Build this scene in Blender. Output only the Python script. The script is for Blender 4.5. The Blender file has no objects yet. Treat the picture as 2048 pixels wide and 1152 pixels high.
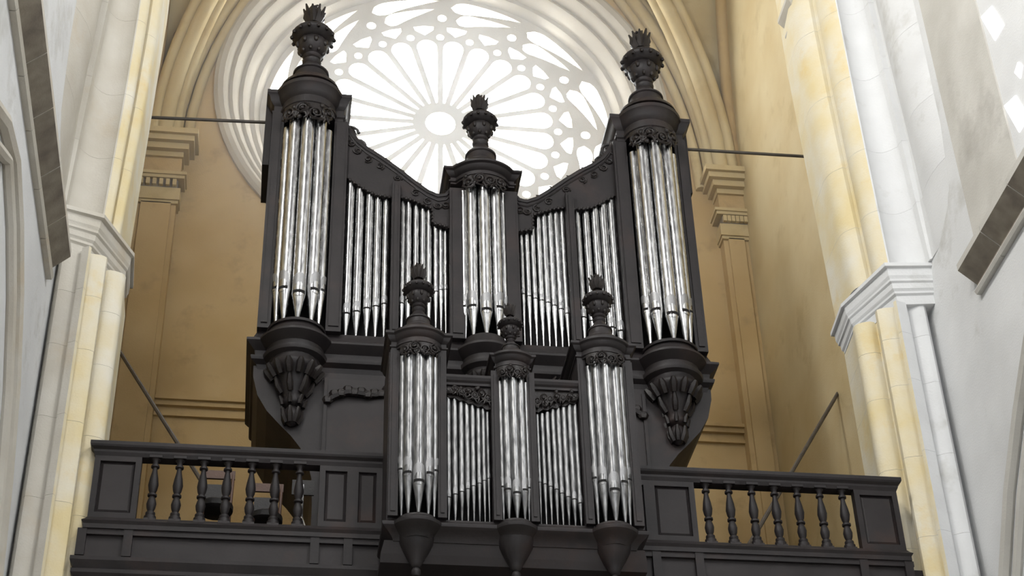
import bpy, bmesh, math, random
from mathutils import Vector, Matrix
random.seed(7)
PI = math.pi
scene = bpy.context.scene
COL = scene.collection

# ------------------------------------------------------------------ camera
F_PX, PITCH, YAW, ROLL = 3450.0, math.radians(36.06), math.radians(8.89), math.radians(-1.88)
fw = Vector((math.sin(YAW)*math.cos(PITCH), math.cos(YAW)*math.cos(PITCH), math.sin(PITCH)))
rt = Vector((math.cos(YAW), -math.sin(YAW), 0))
up = rt.cross(fw)
r2 = rt*math.cos(ROLL) + up*math.sin(ROLL)
u2 = up*math.cos(ROLL) - rt*math.sin(ROLL)
cam_data = bpy.data.cameras.new('camera')
cam_data.sensor_width = 36
cam_data.lens = F_PX/2048*36
cam_data.clip_end = 300
cam = bpy.data.objects.new('camera', cam_data)
m = Matrix((r2, u2, -fw)).transposed().to_4x4()
cam.matrix_world = m
COL.objects.link(cam)
scene.camera = cam

# ------------------------------------------------------------------ world, lights, exposure
world = bpy.data.worlds.new('world')
scene.world = world
world.use_nodes = True
bg = world.node_tree.nodes['Background']
bg.inputs[0].default_value = (0.93, 0.96, 1.0, 1)
bg.inputs[1].default_value = 1.7
vs = scene.view_settings
vs.view_transform = 'Standard'
vs.look = 'None'
vs.gamma = 1.0
vs.use_curve_mapping = False
vs.exposure = 0.47
# light paths: enough for this room, kept short
scene.cycles.use_light_tree = False
scene.cycles.max_bounces = 5
scene.cycles.diffuse_bounces = 2
scene.cycles.glossy_bounces = 3
scene.cycles.adaptive_threshold = 0.05

def area(name, loc, target, sx, sy, power, col=(1, 1, 1)):
    l = bpy.data.lights.new(name, 'AREA')
    l.shape = 'RECTANGLE'; l.size = sx; l.size_y = sy
    l.energy = power; l.color = col
    o = bpy.data.objects.new(name, l)
    COL.objects.link(o)
    o.location = loc
    d = Vector(target) - Vector(loc)
    o.rotation_euler = d.to_track_quat('-Z', 'Y').to_euler()
    return o
# daylight through the nave's clerestory windows (left and right of the camera)
for y in (9.0, 3.0, -3.0):
    area('window_light', (-2.55, y, 18.2), (7, y, 15.0), 1.3, 4.6, 860, (1.0, 0.98, 0.94))
for y in (5.0, -1.0):
    area('window_light', (7.48, y, 18.2), (-2, y, 15.0), 1.3, 4.6, 720, (0.96, 0.98, 1.0))

# ------------------------------------------------------------------ materials
def nt(mat):
    mat.use_nodes = True
    t = mat.node_tree
    return t, t.nodes['Principled BSDF']
def mottled(name, c1, c2, scale=1.5, rough=0.85, bump=0.15, fine=40, stain=None, stain_scale=0.7):
    mat = bpy.data.materials.new(name); t, b = nt(mat)
    tc = t.nodes.new('ShaderNodeTexCoord')
    n = t.nodes.new('ShaderNodeTexNoise'); n.inputs['Scale'].default_value = scale; n.inputs['Detail'].default_value = 4
    t.links.new(tc.outputs['Object'], n.inputs['Vector'])
    r = t.nodes.new('ShaderNodeValToRGB')
    r.color_ramp.elements[0].position = 0.32; r.color_ramp.elements[1].position = 0.68
    r.color_ramp.elements[0].color = (*c1, 1); r.color_ramp.elements[1].color = (*c2, 1)
    t.links.new(n.outputs[0], r.inputs[0])
    out = r.outputs[0]
    if stain:
        n2 = t.nodes.new('ShaderNodeTexNoise'); n2.inputs['Scale'].default_value = stain_scale; n2.inputs['Detail'].default_value = 5
        n2.inputs['Roughness'].default_value = 0.65
        t.links.new(tc.outputs['Object'], n2.inputs['Vector'])
        r3 = t.nodes.new('ShaderNodeValToRGB'); r3.color_ramp.elements[0].position = 0.56; r3.color_ramp.elements[1].position = 0.75
        t.links.new(n2.outputs[0], r3.inputs[0])
        mx = t.nodes.new('ShaderNodeMix'); mx.data_type = 'RGBA'
        t.links.new(r3.outputs[0], mx.inputs[0]); t.links.new(out, mx.inputs[6]); mx.inputs[7].default_value = (*stain, 1)
        out = mx.outputs[2]
    t.links.new(out, b.inputs['Base Color'])
    b.inputs['Roughness'].default_value = rough
    if bump:
        n3 = t.nodes.new('ShaderNodeTexNoise'); n3.inputs['Scale'].default_value = fine; n3.inputs['Detail'].default_value = 2
        t.links.new(tc.outputs['Object'], n3.inputs['Vector'])
        bp = t.nodes.new('ShaderNodeBump'); bp.inputs['Strength'].default_value = bump; bp.inputs['Distance'].default_value = 0.02
        t.links.new(n3.outputs[0], bp.inputs['Height']); t.links.new(bp.outputs[0], b.inputs['Normal'])
    return mat
M = {}
M['white_stone'] = mottled('white_stone', (.76, .765, .765), (.85, .857, .857), 1.2, stain=(.55, .54, .50), stain_scale=0.9)
M['cream_stone'] = mottled('cream_stone', (.60, .555, .47), (.70, .665, .59), 1.6, stain=(.62, .52, .38))
M['yellow_stone'] = mottled('yellow_stone', (.80, .67, .38), (.84, .79, .66), 1.6, stain=(.80, .62, .28), stain_scale=1.3)
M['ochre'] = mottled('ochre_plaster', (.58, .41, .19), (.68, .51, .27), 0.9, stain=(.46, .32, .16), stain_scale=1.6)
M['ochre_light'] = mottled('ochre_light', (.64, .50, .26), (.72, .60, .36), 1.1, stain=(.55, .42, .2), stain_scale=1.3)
M['grey_stone'] = mottled('grey_stone', (.56, .54, .49), (.70, .68, .63), 1.1, stain=(.45, .43, .39))
M['dark_stone'] = mottled('dark_stone', (.20, .17, .14), (.40, .34, .26), 3.0)
M['rose_stone'] = mottled('rose_stone', (.55, .50, .42), (.66, .61, .52), 1.0)
M['vault_stone'] = mottled('vault_stone', (.24, .23, .22), (.32, .31, .30), 1.0)
M['soffit_shade_stone'] = mottled('soffit_shade_stone', (.20, .17, .14), (.34, .30, .24), 4.0)  # shade under the string courses, put into the stone colour
M['floor'] = mottled('floor_stone', (.42, .38, .32), (.52, .48, .42), 1.0)
M['wood'] = mottled('dark_wood', (.016, .0135, .0138), (.026, .021, .0215), 3.0, rough=0.5, bump=0.08, fine=25, stain=(.036, .023, .020), stain_scale=1.5)
M['wood_panel'] = mottled('panel_wood', (.023, .019, .0193), (.034, .029, .0293), 2.0, rough=0.55, bump=0.06, fine=25, stain=(.048, .030, .025), stain_scale=1.2)
M['carved'] = mottled('carved_wood', (.013, .010, .009), (.022, .017, .016), 8.0, rough=0.4, bump=0.2, fine=60)
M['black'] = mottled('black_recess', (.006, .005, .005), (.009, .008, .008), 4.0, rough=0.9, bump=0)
M['iron'] = mottled('iron', (.05, .042, .035), (.09, .075, .06), 6.0, rough=0.6)
M['brown'] = mottled('brown_wood', (.075, .035, .022), (.12, .058, .035), 5.0, rough=0.5)
M['leather'] = mottled('black_leather', (.010, .009, .009), (.018, .015, .015), 9.0, rough=0.5)
M['chrome'] = mottled('steel', (.55, .55, .56), (.65, .65, .66), 4.0, rough=0.25, bump=0)
M['chrome'].node_tree.nodes['Principled BSDF'].inputs['Metallic'].default_value = 1
for k_ in ('wood', 'wood_panel', 'carved'):
    M[k_].node_tree.nodes['Principled BSDF'].inputs['Specular IOR Level'].default_value = .32
def tin(name='tin_pipe', c1=.30, c2=.66, rlo=.16, rhi=.34):
    mat = bpy.data.materials.new(name); t, b = nt(mat)
    tc = t.nodes.new('ShaderNodeTexCoord')
    n = t.nodes.new('ShaderNodeTexNoise'); n.inputs['Scale'].default_value = 22; n.inputs['Detail'].default_value = 6
    geo = t.nodes.new('ShaderNodeNewGeometry')
    mp_ = t.nodes.new('ShaderNodeMapping'); mp_.inputs['Scale'].default_value = (1.6, 1.6, .32)
    t.links.new(geo.outputs['Position'], mp_.inputs['Vector']); t.links.new(mp_.outputs[0], n.inputs['Vector'])
    r = t.nodes.new('ShaderNodeValToRGB')
    r.color_ramp.elements[0].position = 0.3; r.color_ramp.elements[1].position = 0.7
    r.color_ramp.elements[0].color = (c1, c1, c1*1.03, 1); r.color_ramp.elements[1].color = (c2, c2, c2, 1)
    t.links.new(n.outputs[0], r.inputs[0]); t.links.new(r.outputs[0], b.inputs['Base Color'])
    b.inputs['Metallic'].default_value = 1.0
    r2_ = t.nodes.new('ShaderNodeMapRange'); r2_.inputs[3].default_value = rlo; r2_.inputs[4].default_value = rhi
    t.links.new(n.outputs[0], r2_.inputs[0]); t.links.new(r2_.outputs[0], b.inputs['Roughness'])
    bp = t.nodes.new('ShaderNodeBump'); bp.inputs['Strength'].default_value = .06; bp.inputs['Distance'].default_value = .01
    t.links.new(n.outputs[0], bp.inputs['Height']); t.links.new(bp.outputs[0], b.inputs['Normal'])
    return mat
M['tin'] = tin()
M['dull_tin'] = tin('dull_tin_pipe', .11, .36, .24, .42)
M['lip'] = mottled('lip_metal', (.27, .27, .28), (.38, .38, .38), 14.0, rough=0.5, bump=0.05)
M['lip'].node_tree.nodes['Principled BSDF'].inputs['Metallic'].default_value = .8
def emis(name, col, s):
    mat = bpy.data.materials.new(name); t, b = nt(mat)
    b.inputs['Base Color'].default_value = (.8, .8, .8, 1)
    b.inputs['Roughness'].default_value = .4
    b.inputs['Emission Color'].default_value = (*col, 1); b.inputs['Emission Strength'].default_value = s
    n = t.nodes.new('ShaderNodeTexNoise'); n.inputs['Scale'].default_value = 3
    mr = t.nodes.new('ShaderNodeMapRange'); mr.inputs[3].default_value = s*.85; mr.inputs[4].default_value = s*1.15
    t.links.new(n.outputs[0], mr.inputs[0]); t.links.new(mr.outputs[0], b.inputs['Emission Strength'])
    return mat
M['glass'] = emis('daylit_glass', (0.94, 0.975, 1.0), 12.0)
M['glass2'] = emis('daylit_nave_glass', (0.97, 0.98, 1.0), 1.4)

# ------------------------------------------------------------------ helpers
def mesh_obj(name, verts, faces, mat, parent=None, smooth=False, mats=None, fmats=None, auto=None):
    me = bpy.data.meshes.new(name)
    me.from_pydata([tuple(v) for v in verts], [], faces)
    bm = bmesh.new(); bm.from_mesh(me)
    bmesh.ops.recalc_face_normals(bm, faces=bm.faces)
    bm.to_mesh(me); bm.free()
    for mm in (mats or [mat]): me.materials.append(M[mm])
    if fmats:
        for p, i in zip(me.polygons, fmats): p.material_index = i
    if smooth:
        for p in me.polygons: p.use_smooth = True
        try: me.set_sharp_from_angle(angle=math.radians(auto or 40))
        except Exception: pass
    o = bpy.data.objects.new(name, me)
    COL.objects.link(o)
    if parent is not None: o.parent = parent
    return o
def link_mesh(name, me, parent=None, loc=(0, 0, 0), scale=(1, 1, 1), rotz=0):
    o = bpy.data.objects.new(name, me); COL.objects.link(o)
    o.location = loc; o.scale = scale; o.rotation_euler = (0, 0, rotz)
    if parent is not None: o.parent = parent
    return o
class G:
    """collects geometry for one mesh"""
    def __init__(s): s.v = []; s.f = []
    def add(s, v, f):
        n = len(s.v); s.v += [Vector(p) for p in v]; s.f += [tuple(i+n for i in q) for q in f]; return s
    def box(s, x0, x1, y0, y1, z0, z1):
        v = [(x, y, z) for x in (x0, x1) for y in (y0, y1) for z in (z0, z1)]
        f = [(0, 1, 3, 2), (4, 6, 7, 5), (0, 4, 5, 1), (2, 3, 7, 6), (0, 2, 6, 4), (1, 5, 7, 3)]
        return s.add(v, f)
    def lathe(s, cx, cy, prof, n=20, a0=0, a1=2*PI):
        full = abs(a1-a0-2*PI) < 1e-6
        k = n if full else n+1
        v = []
        for r, z in prof:
            for i in range(k):
                a = a0+(a1-a0)*i/n
                v.append((cx+r*math.cos(a), cy+r*math.sin(a), z))
        f = []
        for j in range(len(prof)-1):
            for i in range(n):
                i2 = (i+1) % k if full else i+1
                f.append((j*k+i, j*k+i2, (j+1)*k+i2, (j+1)*k+i))
        if prof[0][0] > 1e-4: f.append(tuple(range(k))[::-1])
        if prof[-1][0] > 1e-4: f.append(tuple((len(prof)-1)*k+i for i in range(k)))
        return s.add(v, f)
    def prism_y(s, pts, y0, y1):       # polygon in x,z extruded along y
        n = len(pts)
        v = [(x, y0, z) for x, z in pts]+[(x, y1, z) for x, z in pts]
        f = [tuple(range(n)), tuple(range(2*n-1, n-1, -1))]
        f += [(i, (i+1) % n, n+(i+1) % n, n+i) for i in range(n)]
        return s.add(v, f)
    def prism_z(s, pts, z0, z1):
        n = len(pts)
        v = [(x, y, z0) for x, y in pts]+[(x, y, z1) for x, y in pts]
        f = [tuple(range(n)), tuple(range(2*n-1, n-1, -1))]
        f += [(i, (i+1) % n, n+(i+1) % n, n+i) for i in range(n)]
        return s.add(v, f)
    def loft(s, rings, cap=True):      # rings of equal length, closed
        n = len(rings[0]); v = [p for r in rings for p in r]
        f = []
        for j in range(len(rings)-1):
            for i in range(n):
                f.append((j*n+i, j*n+(i+1) % n, (j+1)*n+(i+1) % n, (j+1)*n+i))
        if cap:
            f.append(tuple(range(n))[::-1]); f.append(tuple((len(rings)-1)*n+i for i in range(n)))
        return s.add(v, f)
    def tube(s, pts, r, n=7, taper=None):
        pts = [Vector(p) for p in pts]; rings = []
        for i, p in enumerate(pts):
            d = (pts[min(i+1, len(pts)-1)]-pts[max(i-1, 0)])
            if d.length < 1e-9: d = Vector((0, 0, 1))
            d.normalize()
            a = d.orthogonal() if i == 0 else (last-d*last.dot(d))
            if a.length < 1e-6: a = d.orthogonal()
            a.normalize(); last = a; b = d.cross(a)
            rr = r if taper is None else r*taper(i/(len(pts)-1))
            rings.append([p+a*rr*math.cos(2*PI*k/n)+b*rr*math.sin(2*PI*k/n) for k in range(n)])
        return s.loft(rings)
    def blob(s, c, rx, ry, rz, nu=8, nv=5):
        c = Vector(c); prof = []
        v = [c+Vector((0, 0, -rz))]
        for j in range(1, nv):
            t = PI*j/nv
            for i in range(nu):
                a = 2*PI*i/nu
                v.append(c+Vector((rx*math.sin(t)*math.cos(a), ry*math.sin(t)*math.sin(a), -rz*math.cos(t))))
        v.append(c+Vector((0, 0, rz)))
        f = [(0, 1+(i+1) % nu, 1+i) for i in range(nu)]
        for j in range(nv-2):
            for i in range(nu):
                f.append((1+j*nu+i, 1+j*nu+(i+1) % nu, 1+(j+1)*nu+(i+1) % nu, 1+(j+1)*nu+i))
        L = len(v)-1; b = 1+(nv-2)*nu
        f += [(b+i, b+(i+1) % nu, L) for i in range(nu)]
        return s.add(v, f)
    def obj(s, name, mat, parent=None, smooth=False, auto=None):
        return mesh_obj(name, s.v, s.f, mat, parent, smooth, auto=auto)
def thing(name, label, cat, loc=(0, 0, 0), group=None):
    o = bpy.data.objects.new(name, None); COL.objects.link(o)
    o.empty_display_size = .2
    o.location = loc
    o['label'] = label; o['category'] = cat
    if group: o['group'] = group
    return o
def tag(o, label, cat, group=None):
    o['label'] = label; o['category'] = cat
    if group: o['group'] = group
    return o
def struct(o, label=None):
    o['kind'] = 'structure'
    if label: o['label'] = label
    return o
def at(thing_obj, g):        # geometry given in world coordinates -> local to the thing's empty
    l = Vector(thing_obj.location)
    g.v = [p-l for p in g.v]
    return g

# ------------------------------------------------------------------ dimensions
WL, WR = -2.62, 7.55            # inner faces of the side walls
YB = 22.5                        # inner face of the end wall
FLOOR_Z, GAL_Z = -1.6, 8.4
SPRING = 19.2
XC = (WL+WR)/2
HX = (WR-WL)/2
YV0, YV1 = 16.8, YB
YC, HY = (YV0+YV1)/2, (YV1-YV0)/2
RHO = 9.3/4.66
def hh(t):                       # pointed-arch rise at t (0 springing .. 1 crown)
    t = max(0, min(1, t))
    return 4.66*math.sqrt(max(0, RHO*RHO-(RHO-t)**2))

# ------------------------------------------------------------------ room shell
struct(G().box(WL-.4, WR+.4, -14, YB+1.2, FLOOR_Z-.2, FLOOR_Z).obj('floor', 'floor'), 'stone floor of the nave below')
struct(G().box(WL-.5, WL, -14, 16.6, FLOOR_Z, 31).obj('wall_left', 'white_stone'), 'pale limewashed nave wall at the left edge')
struct(G().box(WR, WR+.5, -14, 16.6, FLOOR_Z, 31).obj('wall_right', 'white_stone'), 'white limewashed nave wall at the right edge')
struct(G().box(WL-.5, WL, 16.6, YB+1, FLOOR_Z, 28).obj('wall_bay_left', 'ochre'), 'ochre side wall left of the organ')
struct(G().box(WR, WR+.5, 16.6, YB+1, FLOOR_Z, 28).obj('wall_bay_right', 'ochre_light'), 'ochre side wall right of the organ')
# end wall with a round opening
RX, RZ, RO = 2.43, 20.7, 3.80
def end_wall():
    n = 64; g = G()
    x0, x1, z0, z1 = WL-.5, WR+.5, FLOOR_Z, 28.5
    ring = [(RX+RO*math.cos(2*PI*i/n), RZ+RO*math.sin(2*PI*i/n)) for i in range(n)]
    outer = []
    for i in range(n):
        a = 2*PI*i/n; c, s_ = math.cos(a), math.sin(a)
        ts = []
        if c > 1e-9: ts.append((x1-RX)/c)
        if c < -1e-9: ts.append((x0-RX)/c)
        if s_ > 1e-9: ts.append((z1-RZ)/s_)
        if s_ < -1e-9: ts.append((z0-RZ)/s_)
        t = min(ts); outer.append((RX+c*t, RZ+s_*t))
    v = [(x, YB, z) for x, z in ring]+[(x, YB, z) for x, z in outer]
    f = [(i, (i+1) % n, n+(i+1) % n, n+i) for i in range(n)]
    # corner fill
    v += [(x0, YB, z0), (x1, YB, z0), (x0, YB, z1), (x1, YB, z1)]
    for ci, (cx, cz) in enumerate(((x0, z0), (x1, z0), (x0, z1), (x1, z1))):
        for i in range(n):
            a, b = outer[i], outer[(i+1) % n]
            if abs(a[0]-b[0]) > 1e-6 and abs(a[1]-b[1]) > 1e-6 and abs((a[0]+b[0])/2-cx) < 6 and abs((a[1]+b[1])/2-cz) < 12 and \
               (abs(a[0]-cx) < 1e-6 or abs(b[0]-cx) < 1e-6) and (abs(a[1]-cz) < 1e-6 or abs(b[1]-cz) < 1e-6):
                f.append((n+i, n+(i+1) % n, 2*n+ci))
    g.add(v, f)
    return g.obj('wall_back', 'ochre')
struct(end_wall(), 'ochre end wall behind the organ')

# vault over the organ bay (two crossing pointed barrels)
def vault():
    g = G(); nx, ny = 40, 32; v = []; f = []
    for j in range(ny+1):
        y = YV0+(YV1-YV0)*j/ny
        for i in range(nx+1):
            x = WL+(WR-WL)*i/nx
            tx = 1-abs(x-XC)/HX; ty = 1-abs(y-YC)/HY
            v.append((x, y, SPRING+max(hh(tx), hh(ty))+.02))
    for j in range(ny):
        for i in range(nx):
            a = j*(nx+1)+i
            f.append((a, a+1, a+nx+2, a+nx+1))
    g.add(v, f)
    o = g.obj('ceiling', 'ochre_light', smooth=True, auto=30)
    return o
struct(vault(), 'ochre rib vault above the organ bay')
# nave ceiling (out of frame, closes the room, dark grey to dim pipe reflections)
def nave_vault():
    pts_o = []; pts_i = []
    for i in range(25):
        x = WL+(WR-WL)*i/24
        z = 23.0+hh(1-abs(x-XC)/HX)*.7
        pts_i.append((x, z))
    poly = pts_i+[(WR+.4, 31), (WL-.4, 31)]
    return G().prism_y(poly, -14, YV0+.02).obj('ceiling_nave', 'vault_stone')
struct(nave_vault(), 'unseen nave vault, darkened to dim the pipe reflections')
struct(G().box(WL-.4, WR+.4, -14.4, -14, 15, 31).obj('wall_reflection_blocker', 'vault_stone'), 'added upper end wall dimming what the pipes reflect')  # unseen wall added to keep the bright sky out of the pipe reflections

# vault ribs: moulded rolls along the groins and along the wall arches
def rib(name, path, offs, mat, label):
    t = G()
    for (dx, dy, dz, r) in offs:
        t.tube([(p[0]+dx, p[1]+dy, p[2]+dz) for p in path], r, 8)
    o = t.obj(name, mat, smooth=True, auto=60)
    struct(o, label); return o
ts = [i/26 for i in range(27)]
k = 0
for side in (-1, 1):
    k += 1
    xs = XC+side*(HX-.30)
    path = [(xs-side*(HX-.3)*t, YB-.25-(HY-.25)*t, SPRING-.25+hh(t)) for t in [(i/26)**1.4 for i in range(27)]]
    s = side
    rib('trim_%d' % k, path, [(0, 0, 0, .14), (-.17*s, .10, .05, .09), (.17*s, -.1, .05, .09), (-.06*s, .2, .12, .10), (.10*s, .12, .14, .12)], 'ochre_light',
        'diagonal vault rib rising %s of the organ' % ('left' if s < 0 else 'right'))
    k += 1
    path = [(XC+side*(HX-.45)-side*(HX-.45)*t, YB-.1, SPRING-.3+hh(t)) for t in [(i/26)**1.4 for i in range(27)]]
    rib('trim_%d' % k, path, [(0, 0, 0, .13), (-.22*s, .06, 0, .09), (.2*s, .02, 0, .08)], 'ochre_light',
        'wall arch moulding %s of the round window' % ('left' if s < 0 else 'right'))
    k += 1
    path = [(XC+side*(HX-.06), YB-.25-(HY-.25)*t, SPRING-.2+hh(t)) for t in [(i/26)**1.4 for i in range(27)]]
    rib('trim_%d' % k, path, [(0, 0, 0, .12)], 'ochre', 'plain wall rib on the %s side wall' % ('left' if s < 0 else 'right'))

# corner pilasters with capitals on the end wall
def stepped_block(g, x0, x1, y1, levels):     # stack of boxes (off, z0, z1) projecting forward from y1
    for off, d, z0, z1 in levels:
        g.box(max(x0-off, WL), min(x1+off, WR), y1-d, y1, z0, z1)
    return g
for side in (-1, 1):
    x0, x1 = (7.12, WR) if side > 0 else (WL, -1.98)
    k += 1
    nm = 'right' if side > 0 else 'left'
    e = bpy.data.objects.new('corner_pilaster', None); COL.objects.link(e); e.location = ((x0+x1)/2, YB, GAL_Z)
    tag(e, 'tall ochre corner pilaster with moulded capital %s of the organ' % nm, 'pilaster')
    at(e, G().box(x0, x1, YB-.22, YB, GAL_Z, 17.75)).obj('shaft', 'ochre', e)
    at(e, G().box(x0+.08, x1-.08, YB-.27, YB-.2, GAL_Z, 17.7)).obj('shaft_panel', 'ochre', e)
    g = G(); stepped_block(g, x0, x1, YB, [(.03, .27, 17.68, 17.74), (.05, .30, 17.74, 17.98), (.10, .36, 18.14, 18.20), (.13, .39, 18.20, 18.26)])
    at(e, g).obj('capital', 'ochre_light', e)
    for i in range(6):
        xx = x0+(x1-x0)*(i+.5)/6
        at(e, G().box(xx-.03, xx+.03, YB-.36, YB-.28, 18.0, 18.12)).obj('dentil', 'ochre_light', e)
    at(e, G().box(x0, x1, YB-.3, YB, 17.98, 18.14)).obj('necking', 'dark_stone', e)
    at(e, G().box(max(x0-.02, WL), min(x1+.02, WR), YB-.28, YB, 18.26, 18.62)).obj('frieze_block', 'ochre', e)
    g = G(); stepped_block(g, x0, x1, YB, [(.04, .33, 18.62, 18.72), (.12, .42, 18.72, 18.84), (.2, .5, 18.84, 18.95), (.26, .56, 18.95, 19.06)])
    at(e, g).obj('cornice', 'ochre_light', e)
# string course on the end wall, in lengths
for i, (a, b) in enumerate(((-1.98, 0.4), (4.4, 7.12))):
    k += 1
    g = G().box(a, b, YB-.07, YB, 13.98, 14.06).box(a, b, YB-.12, YB, 14.06, 14.12).box(a, b, YB-.06, YB, 13.80, 13.86)
    struct(g.obj('trim_%d' % k, 'ochre'), 'ochre string course on the end wall, %s of the organ' % ('left' if i == 0 else 'right'))

# ------------------------------------------------------------------ rose window
def ring_loft(prof, n=72):
    g = G(); v = []; f = []
    for r, y in prof:
        for i in range(n):
            a = 2*PI*i/n
            v.append((RX+r*math.cos(a), y, RZ+r*math.sin(a)))
    for j in range(len(prof)-1):
        for i in range(n):
            f.append((j*n+i, j*n+(i+1) % n, (j+1)*n+(i+1) % n, (j+1)*n+i))
    return g.add(v, f)
GR = 3.21; GY = 23.30
win = bpy.data.objects.new('window_1', None); COL.objects.link(win); win.location = (RX, GY, RZ)
struct(win, 'great round rose window with radiating stone tracery behind the organ')
at(win, ring_loft([(4.02, YB), (4.02, YB-.07), (3.95, YB-.11), (3.86, YB-.08), (3.80, YB-.02), (3.76, YB+.08), (3.70, YB+.06), (3.64, YB+.14), (3.58, YB+.30), (3.52, YB+.28), (3.47, YB+.34), (3.40, YB+.55), (3.32, YB+.56), (3.27, YB+.62), (3.22, GY-.06), (3.19, GY-.05), (3.19, GY+.3)])).obj('splayed_surround', 'rose_stone', win, smooth=True, auto=25)
holes = []
def pol(r, a): return (r*math.cos(a), r*math.sin(a))
def circ(r, a, rad, n=14):
    c = pol(r, a); return [(c[0]+rad*math.cos(2*PI*i/n), c[1]+rad*math.sin(2*PI*i/n)) for i in range(n)]
holes.append(circ(0, 0, .085, 20))
for i in range(24):
    a = i*PI/12+PI/24
    ca, sa = math.cos(a), math.sin(a)
    hw = .585*math.sin(PI/24)-.0165
    pts = [(.155, -.006), (.585, -hw)]
    for q in range(1, 8): t = -PI/2+PI*q/8; pts.append((.585+hw*math.cos(t), hw*math.sin(t)))
    pts += [(.585, hw), (.155, .006)]
    holes.append([(x*ca-y*sa, x*sa+y*ca) for x, y in pts])
    holes.append(circ(.668, a+PI/24, .024, 10))
    pts = [pol(.682, a), pol(.725, a+.075), pol(.752, a+.082), pol(.757, a), pol(.752, a-.082), pol(.725, a-.075)]
    holes.append(pts)
def tear(r0, a0, r1, a1, w0, n=14):
    L = []; Rr = []
    for j in range(n+1):
        s = j/n; r = r0+(r1-r0)*s**1.3; a = a0+(a1-a0)*s
        h = .22
        w = w0*math.sqrt(max(0, 1-((s-h)/h)**2)) if s < h else w0*max(0, 1-(s-h)/(1-h))**.85
        L.append(pol(r+w, a)); Rr.append(pol(r-w, a))
    pts = L+Rr[::-1]
    out = []
    for p in pts:
        if not out or (abs(p[0]-out[-1][0])+abs(p[1]-out[-1][1])) > 1e-4: out.append(p)
    if abs(out[0][0]-out[-1][0])+abs(out[0][1]-out[-1][1]) < 1e-4: out.pop()
    return out
D = math.radians
for i in range(12):
    A = i*PI/6+D(15)
    holes.append(tear(.918, A+D(11), .966, A-D(15), .047))
    holes.append(tear(.818, A+D(8.5), .895, A-D(13), .046))
    holes.append(circ(.825, A+D(14.2), .028, 10))
def rose_tracery():
    from mathutils.geometry import delaunay_2d_cdt
    V2 = []; E2 = []; loops = [[(1.003*math.cos(2*PI*i/96), 1.003*math.sin(2*PI*i/96)) for i in range(96)]]+holes
    for lp in loops:
        n0 = len(V2); V2 += [Vector(p) for p in lp]; n = len(lp)
        E2 += [(n0+q, n0+(q+1) % n) for q in range(n)]
    vo, eo, fo, _, _, _ = delaunay_2d_cdt(V2, E2, [], 1, 1e-6)
    def inside(p, lp):
        c = False; n = len(lp); q = n-1
        for w in range(n):
            (xi, yi), (xj, yj) = lp[w], lp[q]
            if (yi > p[1]) != (yj > p[1]) and p[0] < (xj-xi)*(p[1]-yi)/(yj-yi)+xi: c = not c
            q = w
        return c
    keep = []
    boxes = [(min(p[0] for p in h), max(p[0] for p in h), min(p[1] for p in h), max(p[1] for p in h)) for h in holes]
    for t in fo:
        c = (sum(vo[q][0] for q in t)/3, sum(vo[q][1] for q in t)/3)
        if any(b[0] <= c[0] <= b[1] and b[2] <= c[1] <= b[3] and inside(c, h) for b, h in zip(boxes, holes)): continue
        keep.append(tuple(t))
    n = len(vo); y0, y1 = -.07, .12
    v = [(p[0]*GR, y0, p[1]*GR) for p in vo]+[(p[0]*GR, y1, p[1]*GR) for p in vo]
    f = keep+[tuple(n+q for q in t[::-1]) for t in keep]
    cnt = {}
    for t in keep:
        for q in range(3):
            a, b = t[q], t[(q+1) % 3]; cnt.setdefault((min(a, b), max(a, b)), []).append((a, b))
    for e_, l in cnt.items():
        if len(l) == 1: a, b = l[0]; f.append((b, a, n+a, n+b))
    mesh_obj('tracery', v, f, 'rose_stone', win)
rose_tracery()
for h in holes:
    cx = sum(p[0] for p in h)/len(h); cz = sum(p[1] for p in h)/len(h)
    pts = [((cx+(x-cx)*1.06)*GR, (cz+(z-cz)*1.06)*GR) for x, z in h]
    G().prism_y(pts, .02, .035).obj('pane', 'glass', win)
struct(G().box(WL, WR, 23.75, 23.85, 16, 26).obj('wall_behind_window', 'dark_stone'), 'outer face behind the round window')

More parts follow.
